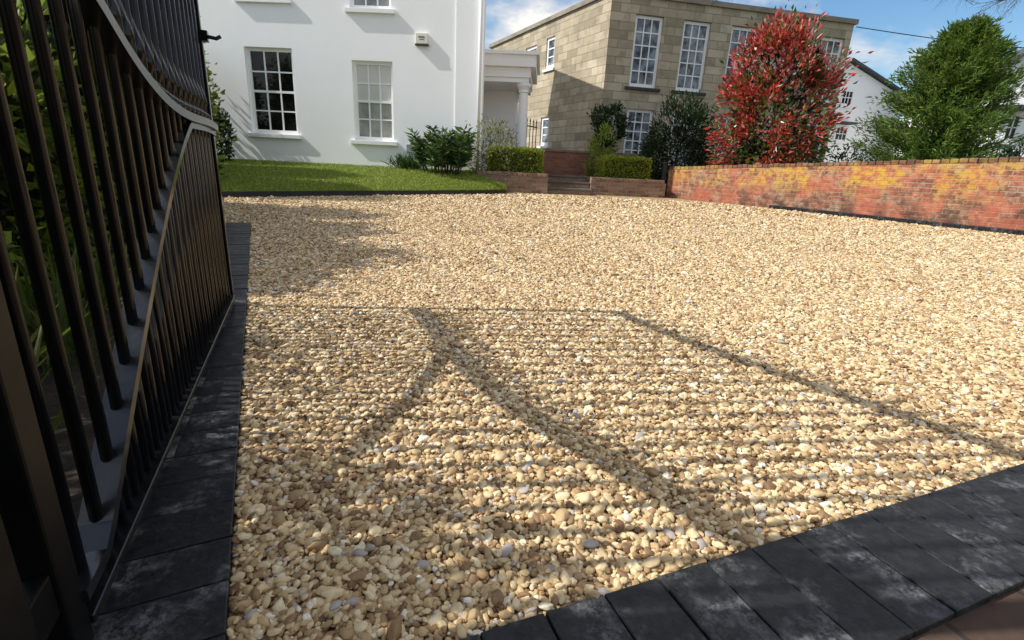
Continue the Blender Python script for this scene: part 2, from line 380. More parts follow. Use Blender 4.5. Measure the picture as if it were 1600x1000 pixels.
# ------------------------------------------------------------------ gravel stones
def pebble_tree(mat):
    ng = bpy.data.node_groups.new('gravel_stones', 'GeometryNodeTree')
    ng.interface.new_socket('Geometry', in_out='INPUT', socket_type='NodeSocketGeometry')
    ng.interface.new_socket('Geometry', in_out='OUTPUT', socket_type='NodeSocketGeometry')
    N, L = ng.nodes, ng.links
    gi, go = N.new('NodeGroupInput'), N.new('NodeGroupOutput')
    jn = N.new('GeometryNodeJoinGeometry')
    for i in range(6):
        ico = N.new('GeometryNodeMeshIcoSphere'); ico.inputs['Radius'].default_value = .5; ico.inputs['Subdivisions'].default_value = 3
        spn = N.new('GeometryNodeSetPosition'); pos = N.new('GeometryNodeInputPosition')
        ad = N.new('ShaderNodeVectorMath'); ad.operation = 'ADD'; ad.inputs[1].default_value = (i*7.3, i*3.1, 1.7)
        no = N.new('ShaderNodeTexNoise'); no.inputs['Scale'].default_value = 1.6; no.inputs['Detail'].default_value = 1.0
        sb = N.new('ShaderNodeVectorMath'); sb.operation = 'SUBTRACT'; sb.inputs[1].default_value = (.5, .5, .5)
        sc = N.new('ShaderNodeVectorMath'); sc.operation = 'SCALE'; sc.inputs['Scale'].default_value = .5
        L.new(pos.outputs[0], ad.inputs[0]); L.new(ad.outputs[0], no.inputs['Vector']); L.new(no.outputs['Color'], sb.inputs[0]); L.new(sb.outputs[0], sc.inputs[0])
        L.new(ico.outputs[0], spn.inputs['Geometry']); L.new(sc.outputs[0], spn.inputs['Offset'])
        sm = N.new('GeometryNodeSetShadeSmooth'); L.new(spn.outputs[0], sm.inputs[0])
        st = N.new('GeometryNodeSetMaterial'); st.inputs['Material'].default_value = mat; L.new(sm.outputs[0], st.inputs[0])
        gt = N.new('GeometryNodeGeometryToInstance'); L.new(st.outputs[0], gt.inputs[0]); L.new(gt.outputs[0], jn.inputs[0])
    ip = N.new('GeometryNodeInstanceOnPoints'); ip.inputs['Pick Instance'].default_value = True
    L.new(gi.outputs[0], ip.inputs['Points']); L.new(jn.outputs[0], ip.inputs['Instance'])
    def na(nm, ty):
        a = N.new('GeometryNodeInputNamedAttribute'); a.data_type = ty; a.inputs['Name'].default_value = nm; return a.outputs[0]
    e = N.new('FunctionNodeEulerToRotation'); L.new(na('rot', 'FLOAT_VECTOR'), e.inputs[0]); L.new(e.outputs[0], ip.inputs['Rotation'])
    L.new(na('scl', 'FLOAT_VECTOR'), ip.inputs['Scale']); L.new(na('pick', 'INT'), ip.inputs['Instance Index'])
    L.new(ip.outputs[0], go.inputs[0])
    return ng
rn = np.random.default_rng(11)
LA, LB = g(340, 309), g(795, 303)          # the lawn's front edge, where the far stones stop
le = (LB-LA).xy.normalized(); ln_ = Vector((-le.y, le.x))
pts = []; szs = []
def patch(y0, y1, step, zlo, zhi, size, prob=1.0):
    X, Y = np.meshgrid(np.arange(-6.5, 8, step), np.arange(y0, y1, step))
    X = (X+rn.uniform(-.5, .5, X.shape)*step*1.15).ravel(); Y = (Y+rn.uniform(-.5, .5, Y.shape)*step*1.15).ravel()
    ok = (X < 1.08*Y+.15) & (X > -1.1*Y-.1) & ((Y < 3.5) | (X > -.62*Y-.4))
    sL = (X-sl.o.x)*sl.n.x+(Y-sl.o.y)*sl.n.y; aL = (X-sl.o.x)*sl.d.x+(Y-sl.o.y)*sl.d.y
    ok &= (sL < -.004) | ((aL > sl.L+.02) & (sL < .35))
    ok &= ((X-fp.o.x)*fp.n.x+(Y-fp.o.y)*fp.n.y) > .004
    ok &= ((X-RW.o.x)*RW.n.x+(Y-RW.o.y)*RW.n.y) < -.15
    ok &= ((X-LA.x)*ln_.x+(Y-LA.y)*ln_.y < -.04) & (Y < LB.y+.35)
    ok &= rn.random(X.shape) < prob
    X, Y = X[ok], Y[ok]
    Z = np.array([gz(0, y) for y in Y])+rn.uniform(zlo, zhi, X.shape)
    pts.append(np.stack([X, Y, Z], 1)); szs.append(size*np.exp(rn.normal(0, .30, X.shape)))
patch(.3, 1.6, .0088, -.001, .004, .0110); patch(.3, 1.6, .0125, .005, .010, .0120, .75)
patch(1.6, 3.0, .0110, .0, .007, .0128)
patch(3.0, 4.6, .0155, .0, .006, .0148)
patch(4.6, 6.2, .0220, .0, .006, .0172)
patch(6.2, 8.5, .034, .0, .007, .023)
patch(8.5, 13, .055, .0, .009, .031)
P = np.concatenate(pts); S = np.concatenate(szs); n = len(P)
me = bpy.data.meshes.new('gravel'); me.from_pydata(P.tolist(), [], [])
scl = np.stack([S*rn.uniform(.95, 1.5, n), S*rn.uniform(.75, 1.05, n), S*rn.uniform(.48, .75, n)], 1)
rot = np.stack([rn.normal(0, .36, n), rn.normal(0, .36, n), rn.uniform(0, 6.28, n)], 1)
tint = np.clip(rn.beta(1.5, 1.65, n)*.92, 0, 1); gsel = rn.random(n); tint[gsel < .03] = 1.0; tint[(gsel > .975)] = .94
for nm, ty, arr, key in (('scl', 'FLOAT_VECTOR', scl, 'vector'), ('rot', 'FLOAT_VECTOR', rot, 'vector'), ('tint', 'FLOAT', tint, 'value'), ('pick', 'INT', rn.integers(0, 6, n), 'value')):
    a = me.attributes.new(nm, ty, 'POINT'); a.data.foreach_set(key, np.ascontiguousarray(arr).ravel())
o = bpy.data.objects.new('gravel', me); C.objects.link(o)
md = o.modifiers.new('stones', 'NODES'); md.node_group = pebble_tree(M['stone'])
tag(o, 'loose rounded golden and tan gravel covering the driveway', 'gravel', kind='stuff')

# ------------------------------------------------------------------ lawn
cols = list(range(250, 800, 10)); rows = 14
def lawn_pt(px, t):
    fy = 309-(px-350)*6/445
    p = g(px, fy); p.z = gz(p.x, p.y)+.075
    yb = 249+(px-365)*.05
    s, z = W.hit(px, yb); q = W.pt(s, -.02, z)
    if px > 740: q = p.lerp(q, max(.15, 1-(px-740)/60))
    r = p.lerp(q, t); r.z += .05*math.sin(t*math.pi)
    return r
v = [tuple(lawn_pt(px, j/rows)) for j in range(rows+1) for px in cols]; nx = len(cols)
f = [(j*nx+i, j*nx+i+1, (j+1)*nx+i+1, (j+1)*nx+i) for j in range(rows) for i in range(nx-1)]
o = mkobj('lawn', v, f, M['lawnbase'], smooth=True); o['kind'] = 'structure'
LV = np.array(v).reshape(rows+1, nx, 3)
n = 60000; fi = rn.random(n)*(nx-1.001); fj = (rn.random(n)**1.3)*(rows-.001); i0 = fi.astype(int); j0 = fj.astype(int); a = (fi-i0)[:, None]; b_ = (fj-j0)[:, None]
P = (LV[j0, i0]*(1-a)+LV[j0, i0+1]*a)*(1-b_)+(LV[j0+1, i0]*(1-a)+LV[j0+1, i0+1]*a)*b_
T = rn.normal(size=(n, 3))*np.array([[.9, .9, .1]])+np.array([[0, 0, .8]])
o = leaves('grass', P, T, .04, .22, M['grass'], None, 8); tag(o, 'short mown green grass growing on the raised lawn before the white house', 'grass', kind='stuff')
mb = MB()
for i in range(nx-1):
    p, q = lawn_pt(cols[i], 0), lawn_pt(cols[i+1], 0); e = (q-p).normalized(); nn = Vector((e.y, -e.x, 0))*.02
    z0, z1 = gz(p.x, p.y)-.02, gz(p.x, p.y)+.085
    mb.quad(p.xy.to_3d()+nn+Vector((0, 0, z0)), q.xy.to_3d()+nn+Vector((0, 0, z0)), q.xy.to_3d()+nn+Vector((0, 0, z1)), p.xy.to_3d()+nn+Vector((0, 0, z1)))
    mb.quad(p.xy.to_3d()+nn+Vector((0, 0, z1)), q.xy.to_3d()+nn+Vector((0, 0, z1)), q.xy.to_3d()-nn+Vector((0, 0, z1)), p.xy.to_3d()-nn+Vector((0, 0, z1)))
tag(mb.build('lawn_edging', M['blackmatt']), 'thin black edging strip holding the front of the lawn', 'edging')

# ------------------------------------------------------------------ windows
def window(parent, x0, x1, z0, z1, cols, rows, fm, gm, basis=None, y=.10, fw=.055, bar=.022, mid=None, sill=None, label=None, over=.09, gm2=None):
    mb = MB(); yb = y+.05
    mb.box(x0, x0+fw, y, yb, z0, z1); mb.box(x1-fw, x1, y, yb, z0, z1)
    mb.box(x0+fw, x1-fw, y+.002, yb, z1-fw, z1); mb.box(x0+fw, x1-fw, y+.002, yb, z0, z0+fw*1.3)
    a, b, c, d = x0+fw, x1-fw, z0+fw*1.3, z1-fw
    if mid is not None:
        zm = c+(d-c)*mid; mb.box(a, b, y+.004, yb, zm-.025, zm+.025)
    for i in range(1, cols):
        x = a+(b-a)*i/cols; mb.box(x-bar/2, x+bar/2, y+.012, yb, c, d)
    for j in range(1, rows):
        z = c+(d-c)*j/rows
        if mid is None or abs(z-zm) > .05: mb.box(a, b, y+.015, yb, z-bar/2, z+bar/2)
    w = mb.build('window', fm, parent, basis)
    if label: w['label'] = label
    zs = [(z0+.01, z1-.01, gm)] if gm2 is None else [(zm, z1-.01, gm), (z0+.01, zm, gm2)]
    for za, zb_, gmm in zs:
        mb = MB(); mb.quad((x0+.01, y+.035, za), (x1-.01, y+.035, za), (x1-.01, y+.035, zb_), (x0+.01, y+.035, zb_)); mb.build('pane', gmm, w)
    if sill:
        mb = MB(); mb.box(x0-over, x1+over, -.07, y+.02, z0-.09, z0-.003); mb.build('sill', sill, w, bevel=.006)
    return w

# ------------------------------------------------------------------ white house
s0 = W.hit(255, 200)[0]; s1 = W.hit(755, 150)[0]; sp_ = W.hit(712, 120)[0]
wins = []
for (pl, pr, pc, pt, pb, pu, gm) in ((388, 461, 425, 74, 209, -2, 'glass_dark'), (551.5, 614, 583, 95, 220, 14, 'glass_blind')):
    a, b = W.hit(pl, 145)[0], W.hit(pr, 148)[0]; z1, z0 = W.hit(pc, pt)[1], W.hit(pc, pb)[1]
    zU = W.hit(pc, pu)[1]
    wins.append((a, b, z0, z1, gm)); wins.append((a, b, zU, zU+1.7, gm))
ztop = zU+2.7
wh = thing('white_house', 'white rendered two storey house with sash windows above the lawn', 'house', (W.o.x, W.o.y, 0), W.rot)
mb = MB(); mb.wall(s0, s1, -.1, ztop, [w[:4] for w in wins], .14); mb.build('front_wall', M['stucco'], wh)
mb = MB(); D = 7.0; sb_ = s1-1.3
mb.quad((s1, 0, -.1), (sb_, D, -.1), (sb_, D, ztop), (s1, 0, ztop)); mb.quad((s0, D, -.1), (s0, 0, -.1), (s0, 0, ztop), (s0, D, ztop)); mb.quad((sb_, D, -.1), (s0, D, -.1), (s0, D, ztop), (sb_, D, ztop))
mb.build('rear_wall', M['stucco'], wh)
mb = MB(); mb.box(s0-.25, s1+.15, -.25, D+.25, ztop, ztop+.2, xb=sb_+.15); mb.build('cornice', M['white'], wh)
mb = MB(); zc = ztop+.2
q = [(s0-.1, -.1, zc), (s1+.1, -.1, zc), (sb_+.1, D+.1, zc), (s0-.1, D+.1, zc), (s0+3, D/2, zc+1.0), (s1-3.4, D/2, zc+1.0)]
mb.v = q; mb.f = [(0, 1, 5, 4), (1, 2, 5), (2, 3, 4, 5), (3, 0, 4)]; mb.build('roof', M['slate'], wh)
for i, (a, b, z0, z1, gm) in enumerate(wins):
    window(wh, a, b, z0, z1, 3, 4, M['white'], M[gm], mid=.5, sill=M['white'], fw=.07, bar=.03, gm2=M['glass_half'] if gm == 'glass_blind' else None,
           label=('sash window with dark panes' if gm == 'glass_dark' else 'sash window with pale blinds behind the panes') if i in (0, 2) else None)
mb = MB(); mb.box(sp_, s1+.004, -.03, .02, -.1, ztop-.003); mb.build('corner_pilaster', M['stucco'], wh)
mb = MB(); x = W.hit(750, 120)[0]; mb.tube([(x, -.08, .2), (x, -.08, ztop-.1)], .04, 10); mb.build('downpipe', M['white'], wh, smooth=True)
mb = MB(); x, z = W.hit(640, 232); mb.box(x-.07, x+.07, -.03, .001, z-.09, z+.09); mb.build('vent', M['steel'], wh, bevel=.005)
PB = 1.2
PP = Pl(W.pt(0, PB), W.pt(1, PB))
e1 = PP.hit(838, 98)[0]; zt, zb = PP.hit(800, 81)[1], PP.hit(800, 105)[1]; zf = PP.hit(812, 127)[1]
po = MB(); e0 = s1-.75
po.box(e0, e1, PB-.12, PB+2.4, zb, zt); po.box(e0, e1-.12, PB, PB+2.3, zb-.22, zb); po.box(e0, e1-.16, PB+.04, PB+2.2, zf-.02, zb-.22)
po.box(e0, e1+.07, PB-.19, PB+2.45, zt-.08, zt+.003)
pt_ = po.build('portico_entablature', M['porchwhite'], wh, bevel=.01)
for px in (816, 795):
    x = PP.hit(px, 180)[0]; y = PB+.2 if px == 816 else PB+2.0
    mb = MB(); zz = zf-.02; rr = .13
    mb.lathe((x, y, 0), [(rr*1.3, .3), (rr*1.3, .45), (rr, .5), (rr*.97, 1.6), (rr*.85, zz-.22), (rr*1.05, zz-.2), (rr*.9, zz-.16), (rr*1.25, zz-.08), (rr*1.35, zz-.07), (rr*1.35, zz-.002)], 20); mb.build('column', M['porchwhite'], wh, smooth=False)
mb = MB(); xw = PP.hit(800, 180)[0]; mb.box(e0, xw, PB+1.5, PB+1.6, .2, zf-.021); mb.build('porch_wall', M['porchwhite'], wh)
s, z = W.hit(660, 62)
t = thing('alarm_box', 'small cream alarm box high on the white wall', 'alarm box', W.pt(s, -.001, z), W.rot)
mb = MB(); mb.box(-.14, .14, -.08, 0, -.10, .12); mb.build('casing', M['cream'], t, bevel=.015)
mb = MB(); mb.box(-.07, .07, -.083, -.0805, .02, .05); mb.box(-.05, .06, -.083, -.0805, -.02, -.005); mb.build('badge', M['brownmark'], t)
mb = MB(); mb.box(-.15, .15, -.085, 0, -.125, -.102); mb.build('base_trim', M['sillblack'], t)

# ------------------------------------------------------------------ stone house
c0, c1, c2 = U(957, -10, 17), U(1335, 38, 18.8), U(767, 72, 24.8)
S1 = Pl(c0, c1); S2 = Pl(c2, c0); zt = c0.z
sh = thing('stone_house', 'flat roofed two storey house of grey buff stone blocks', 'house', (S1.o.x, S1.o.y, 0), S1.rot)
inv = S1.mat().inverted(); B2 = inv @ S2.mat()
z1, z0 = S1.hit(1015, 24)[1], S1.hit(1005, 137)[1]
ops = [(S1.hit(a, 82)[0], S1.hit(b, 84)[0], z0, z1) for a, b in ((988, 1031), (1063, 1105), (1138, 1180), (1213, 1255), (1280, 1316))]
gz1, gz0 = S1.hit(992, 170)[1], S1.hit(992, 255)[1]
gops = [(o[0]+.05, o[1]+.05, gz0, gz1) for o in ops]
mb = MB(); mb.wall(0, S1.L, 0, zt, ops+gops, .16); mb.build('front_wall', M['stone_front'], sh)
for o in ops+gops:
    window(sh, *o, 3, 5, M['white'], M['glass_mid'], sill=M['sillblack'], fw=.09, bar=.035, y=.08, over=.14)
sops = []
for a, b, yt, yb in ((821, 838, 73, 108), (853, 866, 58, 107), (844, 857, 183, 228)):
    xm = (a+b)/2; ym = (yt+yb)/2
    sops.append((S2.hit(a, ym)[0], S2.hit(b, ym)[0], S2.hit(xm, yb)[1], S2.hit(xm, yt)[1]))
mb = MB(); mb.wall(0, S2.L, 0, zt, sops, .12); mb.build('side_wall', M['stone_front'], sh, B2)
for o in sops: window(sh, *o, 1, 3, M['white'], M['glass_mid'], B2, sill=M['white'], fw=.1, bar=.04, y=.05)
mb = MB(); a = B2 @ Vector((0, 0, 0))
mb.v = [(S1.L, 0, 0), (S1.L, 9, 0), (a.x, a.y, 0), (S1.L, 0, zt), (S1.L, 9, zt), (a.x, a.y, zt)]
mb.f = [(0, 1, 4, 3), (1, 2, 5, 4)]; mb.build('rear_wall', M['stone_front'], sh)
mb = MB(); mb.v = [(0, 0, zt-.2), (S1.L, 0, zt-.2), (S1.L, 9, zt-.2), (a.x, a.y, zt-.2)]; mb.f = [(0, 1, 2, 3)]; mb.build('roof', M['slate'], sh)
mb = MB(); mb.box(-.08, S1.L+.08, -.08, .3, zt, zt+.14); mb.build('parapet_coping', M['coping'], sh)
mb = MB(); mb.box(-.05, S2.L-.1, -.08, .3, zt+.002, zt+.138); mb.build('parapet_coping', M['coping'], sh, B2)

# ------------------------------------------------------------------ red brick wall
zA, zB = RW.hit(1040, 260)[1], RW.hit(1600, 243)[1]; slope = (zB-zA)/RW.L
LW = RW.L*1.5
def wallz(s): return zA+slope*s
def prism(mb, x0, x1, y0, y1, zb, zt, n=12):
    for i in range(n):
        a, b = x0+(x1-x0)*i/n, x0+(x1-x0)*(i+1)/n; k = len(mb.v)
        for x in (a, b):
            mb.v += [(x, y0, zb(x)), (x, y1, zb(x)), (x, y1, zt(x)), (x, y0, zt(x))]
        mb.f += [(k, k+4, k+7, k+3), (k+3, k+7, k+6, k+2), (k+5, k+1, k+2, k+6)]
        if i == 0: mb.f.append((k, k+3, k+2, k+1))
        if i == n-1: mb.f.append((k+4, k+5, k+6, k+7))
bw = thing('brick_wall', 'old red brick boundary wall with yellow lichen along the right of the drive', 'wall', (RW.o.x, RW.o.y, 0), RW.rot)
mb = MB(); prism(mb, 0, LW, 0, .23, lambda x: -.1, lambda x: wallz(x)-.075); mb.build('wall_face', M['brick_red'], bw)
mb = MB(); k = 0; rg = random.Random(9)
while k*.113 < LW:
    x = k*.113; z = wallz(x)
    mb.box(x, x+.105, -.006+rg.uniform(-.005, .004), .242, z-.073, z+rg.uniform(-.012, .006)); k += 1
mb.build('coping', M['brick_cap'], bw, bevel=.010)

# ------------------------------------------------------------------ planters, steps, garden
pr = g(855, 303); plx = U(745, 290, pr.y-.1); PL = Pl(plx, pr)
ztp = PL.hit(820, 270)[1]
def planter(P_, L_, zt, label):
    t = thing('brick_planter', label, 'planter', (P_.o.x, P_.o.y, 0), P_.rot)
    mb = MB(); w = .22
    mb.box(0, L_, 0, w, -.05, zt-.07); mb.box(0, L_, 1.5, 1.5+w, -.05, zt-.07); mb.box(.001, w, w, 1.5, -.05, zt-.071); mb.box(L_-w, L_-.001, w, 1.5, -.05, zt-.071); mb.build('wall_face', M['brick_planter'], t)
    mb = MB(); k = 0
    while (k+1)*.113 < L_+.06:
        mb.box(k*.113, k*.113+.105, -.015, w+.01, zt-.069, zt); k += 1
    k = 0
    while (k+1)*.113 < 1.5-w: mb.box(-.015, w, w+.013+k*.113, w+.118+k*.113, zt-.069, zt-.002); mb.box(L_-w, L_+.015, w+.013+k*.113, w+.118+k*.113, zt-.069, zt-.002); k += 1
    mb.build('coping', M['brick_planter'], t, bevel=.006)
    mb = MB(); mb.quad((w, w, zt-.09), (L_-w, w, zt-.09), (L_-w, 1.5, zt-.09), (w, 1.5, zt-.09)); mb.build('planting_soil', M['soil'], t)
    return t
planter(PL, PL.L, ztp, 'left brick planter at the end of the lawn, below a clipped box hedge')
p0, p1 = g(922, 304), g(1030, 307); PR = Pl(p0, (p1.x, p0.y+.2)); ztr = PR.hit(975, 279)[1]
planter(PR, PR.L, ztr, 'right brick planter beside the boundary wall, below a clipped box hedge')
def boxhedge(P_, px0, px1, py0, py1, depth, yoff, label, seed):
    q = Pl(P_.pt(0, yoff), P_.pt(1, yoff)); ym = (py0+py1)/2
    x0, x1 = q.hit(px0, ym)[0], q.hit(px1, ym)[0]; z1, z0 = q.hit((px0+px1)/2, py0)[1], q.hit((px0+px1)/2, py1)[1]
    t = thing('box_hedge', label, 'hedge', q.pt((x0+x1)/2, depth/2, z0-.1), q.rot)
    hx, hy, hh = (x1-x0)/2, depth/2, z1-z0+.1
    rg = np.random.default_rng(seed); n = 9000; P = rg.uniform(-1, 1, (n, 3)); k = rg.integers(0, 5, n)
    P[k == 0, 1] = -1; P[k == 1, 0] = -1; P[k == 2, 0] = 1; P[k == 3, 2] = 1; P[k == 4, 2] = 1
    T = np.where(np.abs(P) > .98, P, 0)+rg.normal(size=(n, 3))*.5
    Q = np.stack([P[:, 0]*hx, P[:, 1]*hy, (P[:, 2]*.5+.5)*hh], 1)+rg.normal(size=(n, 3))*.022
    leaves('foliage', Q, T, .055, .55, M['l_box'], t, seed)
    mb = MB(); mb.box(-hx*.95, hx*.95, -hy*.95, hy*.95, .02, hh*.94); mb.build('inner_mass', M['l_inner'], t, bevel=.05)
    return t
boxhedge(PL, 766, 845, 235, 268, .7, .28, 'clipped box hedge in the left planter by the porch', 21)
boxhedge(PR, 946, 1014, 249, 277, .7, .28, 'clipped box hedge in the right planter by the boundary wall', 22)
st = thing('garden_steps', 'brick and stone steps between the two planters', 'steps', (pr.x, pr.y, 0), 0)
wst = p0.x-pr.x
zs0 = gz(0, pr.y)
for k in range(3):
    mb = MB(); mb.box(.02, wst-.02, .25+k*.42, 1.6+.3*k, zs0-.03, zs0+.14*(k+1)-.045); r_ = mb.build('riser', M['brick_planter'], st)
    mb = MB(); mb.box(.015, wst-.015, .22+k*.42, .7+k*.42, zs0+.14*(k+1)-.043, zs0+.14*(k+1)); mb.build('tread', M['step'], st, bevel=.008)
mb = MB(); zg = ztp-.12
q = [U(700, 260, pr.y+1.75), U(1060, 260, pr.y+1.75), U(1100, 260, 22), U(640, 260, 22)]
mb.quad(*[(p.x, p.y, zg) for p in q]); o = mb.build('garden_bed', M['soil'], None); o['kind'] = 'structure'
lw = Pl(U(836, 250, 14.8), U(1005, 250, 15.2)); zl = lw.hit(880, 234)[1]
t = thing('garden_wall', 'low dark red brick wall behind the steps', 'wall', (lw.o.x, lw.o.y, 0), lw.rot)
mb = MB(); mb.box(0, lw.L, 0, .22, .1, zl-.07); mb.build('wall_face', M['brick_dark'], t)
mb = MB(); mb.box(-.02, lw.L+.02, -.02, .24, zl-.068, zl); mb.build('coping', M['brick_planter'], t, bevel=.01)
p = g(1037, 307)
t = thing('gate_post', 'short black post where the planter meets the red wall', 'post', (p.x-.1, p.y-.1, p.z))
mb = MB(); hh = U(1037, 257, p.y-.1).z-p.z; mb.box(-.05, .05, -.05, .05, -.05, hh); mb.build('shaft', M['blackmatt'], t, bevel=.008)
mb = MB(); mb.lathe((0, 0, hh), [(.07, 0), (.07, .02), (.03, .05), (.005, .07)], 8); mb.build('cap', M['blackmatt'], t)
rl = Pl(U(818, 200, 15.0), U(838, 200, 15.6)); t = thing('iron_railing', 'black iron railing beside the porch column', 'railing', rl.pt(0, 0, 0), rl.rot)
ra, rb = rl.hit(828, 190)[1], rl.hit(828, 238)[1]
for k in range(5):
    mb = MB(); x = k*rl.L/4; mb.tube([(x, 0, rb-.3), (x, 0, ra)], .014, 6); mb.lathe((x, 0, ra), [(.02, 0), (.02, .02), (.002, .09)], 6); mb.build('bar', M['black'], t)
mb = MB(); mb.box(-.03, rl.L+.03, -.012, .012, ra-.14, ra-.11); mb.box(-.03, rl.L+.03, -.012, .012, rb, rb+.03); mb.build('rail', M['black'], t)

# ------------------------------------------------------------------ far houses
def farhouse(name, label, A_, B_, ez, rz, depth, wins, chim=None):
    Pn = Pl(A_, B_); t = thing(name, label, 'house', (Pn.o.x, Pn.o.y, 0), Pn.rot)
    zE = Pn.hit(*ez)[1]; xa, zR = Pn.hit(*rz)
    mb = MB(); mb.wall(0, Pn.L, 0, zE, [], .1)
    k = len(mb.v); mb.v += [(0, 0, zE), (Pn.L, 0, zE), (xa, 0, zR)]; mb.f.append((k, k+1, k+2))
    mb.quad((Pn.L, 0, 0), (Pn.L, depth, 0), (Pn.L, depth, zE), (Pn.L, 0, zE)); mb.quad((0, depth, 0), (0, 0, 0), (0, 0, zE), (0, depth, zE))
    mb.build('wall', M['stucco'], t)
    mb = MB(); o_ = .25
    for (x, sg) in ((0, -1), (Pn.L, 1)):
        dx = (x-xa); k = 1+o_/abs(dx)
        a, b = (xa, -o_, zR+.05), (xa+dx*k, -o_, zR+.05-(zR-zE)*k); c, d = (b[0], depth, b[2]), (xa, depth, zR+.05)
        mb.quad(a, b, c, d); mb.quad((a[0], a[1], a[2]+.12), (d[0], d[1], d[2]+.12), (c[0], c[1], c[2]+.12), (b[0], b[1], b[2]+.12)); mb.quad(a, (a[0], a[1], a[2]+.12), (b[0], b[1], b[2]+.12), b)
    mb.build('roof', M['slate'], t)
    for (l, r_, yt, yb, c, rw) in wins:
        xm, ym = (l+r_)/2, (yt+yb)/2
        window(t, Pn.hit(l, ym)[0], Pn.hit(r_, ym)[0], Pn.hit(xm, yb)[1], Pn.hit(xm, yt)[1], c, rw, M['white'], M['glass_dark'], y=-.05, fw=.09, bar=.04, sill=M['white'])
    return t, Pn
t, Pn = farhouse('white_cottage', 'distant white gabled house behind the red leaved shrub', U(1262, 240, 28), U(1392, 240, 29.5), (1380, 150), (1326, 97), 9, [(1313, 1332, 140, 166, 3, 2), (1303, 1323, 197, 222, 3, 2)])
mb = MB(); x, z = Pn.hit(1312, 193); mb.box(x-.5, x+.55, -.6, 0, z-.05, z+.05); mb.build('window_hood', M['slate'], t)
t, Pn = farhouse('white_cottage', 'white house with bay window at the far right behind the conifer', U(1520, 240, 20), U(1690, 240, 19), (1600, 125), (1606, 80), 8, [(1546, 1562, 185, 224, 1, 2), (1568, 1592, 178, 222, 2, 2)])
mb = MB(); x, z = Pn.hit(1566, 170); x2 = Pn.hit(1605, 170)[0]; mb.box(Pn.hit(1540, 170)[0], x2, -.7, 0, z-.06, z+.06); mb.build('bay_roof', M['slate'], t)
p = U(1480, 75, 34)
t = thing('chimney_stack', 'cream chimney stack with pots rising behind the conifer', 'chimney', (p.x, p.y, 0))
mb = MB(); mb.box(-.5, .5, -.4, .4, 0, p.z); mb.build('stack', M['cream'], t)
for k in (-1, 1):
    mb = MB(); mb.lathe((k*.25, 0, p.z), [(.16, 0), (.14, .4), (.18, .42), (.18, .5)], 10); mb.build('chimney_pot', M['coping'], t)
p, q = U(1338, 42, 18.9), U(1720, 82, 19)
mb = MB(); mb.tube([p.lerp(q, i/12)-Vector((0, 0, .12*math.sin(math.pi*i/12))) for i in range(13)], .015, 5)
tag(mb.build('overhead_cable', M['blackmatt']), 'thin black overhead cable crossing the sky from the stone house', 'cable')

# ------------------------------------------------------------------ planting beyond the wall
p = U(1199, 250, 12.3); zt = U(1240, 36, 12.3).z
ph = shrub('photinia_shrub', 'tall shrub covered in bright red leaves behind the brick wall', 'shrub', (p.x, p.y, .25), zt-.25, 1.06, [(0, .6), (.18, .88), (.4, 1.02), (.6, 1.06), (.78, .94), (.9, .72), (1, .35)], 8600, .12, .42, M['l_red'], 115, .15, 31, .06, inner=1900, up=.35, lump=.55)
P, T = crown(1900, (0, 0, 0), (zt-.25)*.78, 1.0, [(0, .8), (.3, 1), (.8, .95), (1, .4)], 60, .16, 36, shell=.6)
leaves('green_foliage', P, T, .12, .4, M['l_hedge'], ph, 37)
p = U(1058, 250, 14); zt = U(1058, 152, 14).z
shrub('yew_shrub', 'broad dark evergreen shrub left of the red leaved shrub', 'shrub', (p.x, p.y, .2), zt-.2, .98, [(0, .8), (.3, 1), (.6, .9), (.85, .6), (1, .2)], 9000, .11, .25, M['l_dark'], 200, .10, 32, .05, inner=1500)
p = U(951, 190, 15.8); zt = U(951, 163, 15.8).z
shrub('holly_shrub', 'rounded dark shrub above the low brick wall', 'shrub', (p.x, p.y, .4), zt-.4, .52, [(0, .2), (.5, .35), (.65, .9), (.8, 1), (.92, .7), (1, .2)], 3500, .09, .45, M['l_dark'], 90, .07, 33, .04)
p = U(942, 225, 14.2); zt = U(940, 200, 14.2).z
shrub('golden_shrub', 'small yellow green shrub in front of the low brick wall', 'shrub', (p.x, p.y, .4), zt-.4, .36, ROUND, 1300, .09, .4, M['l_bright'], 60, .07, 34, .02)
# conifer
p = U(1462, 240, 10.6); zt = U(1486, 20, 10.6).z; hT = zt-.2
t = thing('conifer_tree', 'bright green feathery conifer behind the right end of the brick wall', 'tree', (p.x, p.y, .2))
rg = np.random.default_rng(41); Ps = []; Ts = []; mb = MB()
for k in range(360):
    h = (rg.random()**1.0)*.98; a = rg.random()*6.283
    ln = np.interp(h, [0, .2, .45, .7, .88, 1], [1.42, 1.52, 1.30, .90, .45, .15])*rg.uniform(.66, 1.1)
    rise = rg.uniform(.3, .75)
    z = h*hT*.95
    d = np.array([math.cos(a), math.sin(a), rise]); d /= np.linalg.norm(d)
    base = np.array([0, 0, z])
    mb.tube([tuple(base), tuple(base+d*ln*.5), tuple(base+d*ln*.95+np.array([0, 0, .05]))], [.02, .012, .004], 4)
    m_ = 135
    u = rg.uniform(.15, 1.05, m_)
    pp = base+d*ln*u[:, None]+rg.normal(size=(m_, 3))*(.07*(1.3-u*.7))[:, None]
    sd = np.sign(rg.random(m_)-.5)[:, None]*np.cross(d, [0, 0, 1.])[None]
    tt = d[None]*.85+sd*.5+rg.normal(size=(m_, 3))*.42+np.array([[0, 0, .08]])
    Ps.append(pp); Ts.append(tt)
leaves('crown', np.concatenate(Ps), np.concatenate(Ts), .11, .2, M['l_conifer'], t, 42)
mb.build('branches', M['bark'], t, smooth=True)
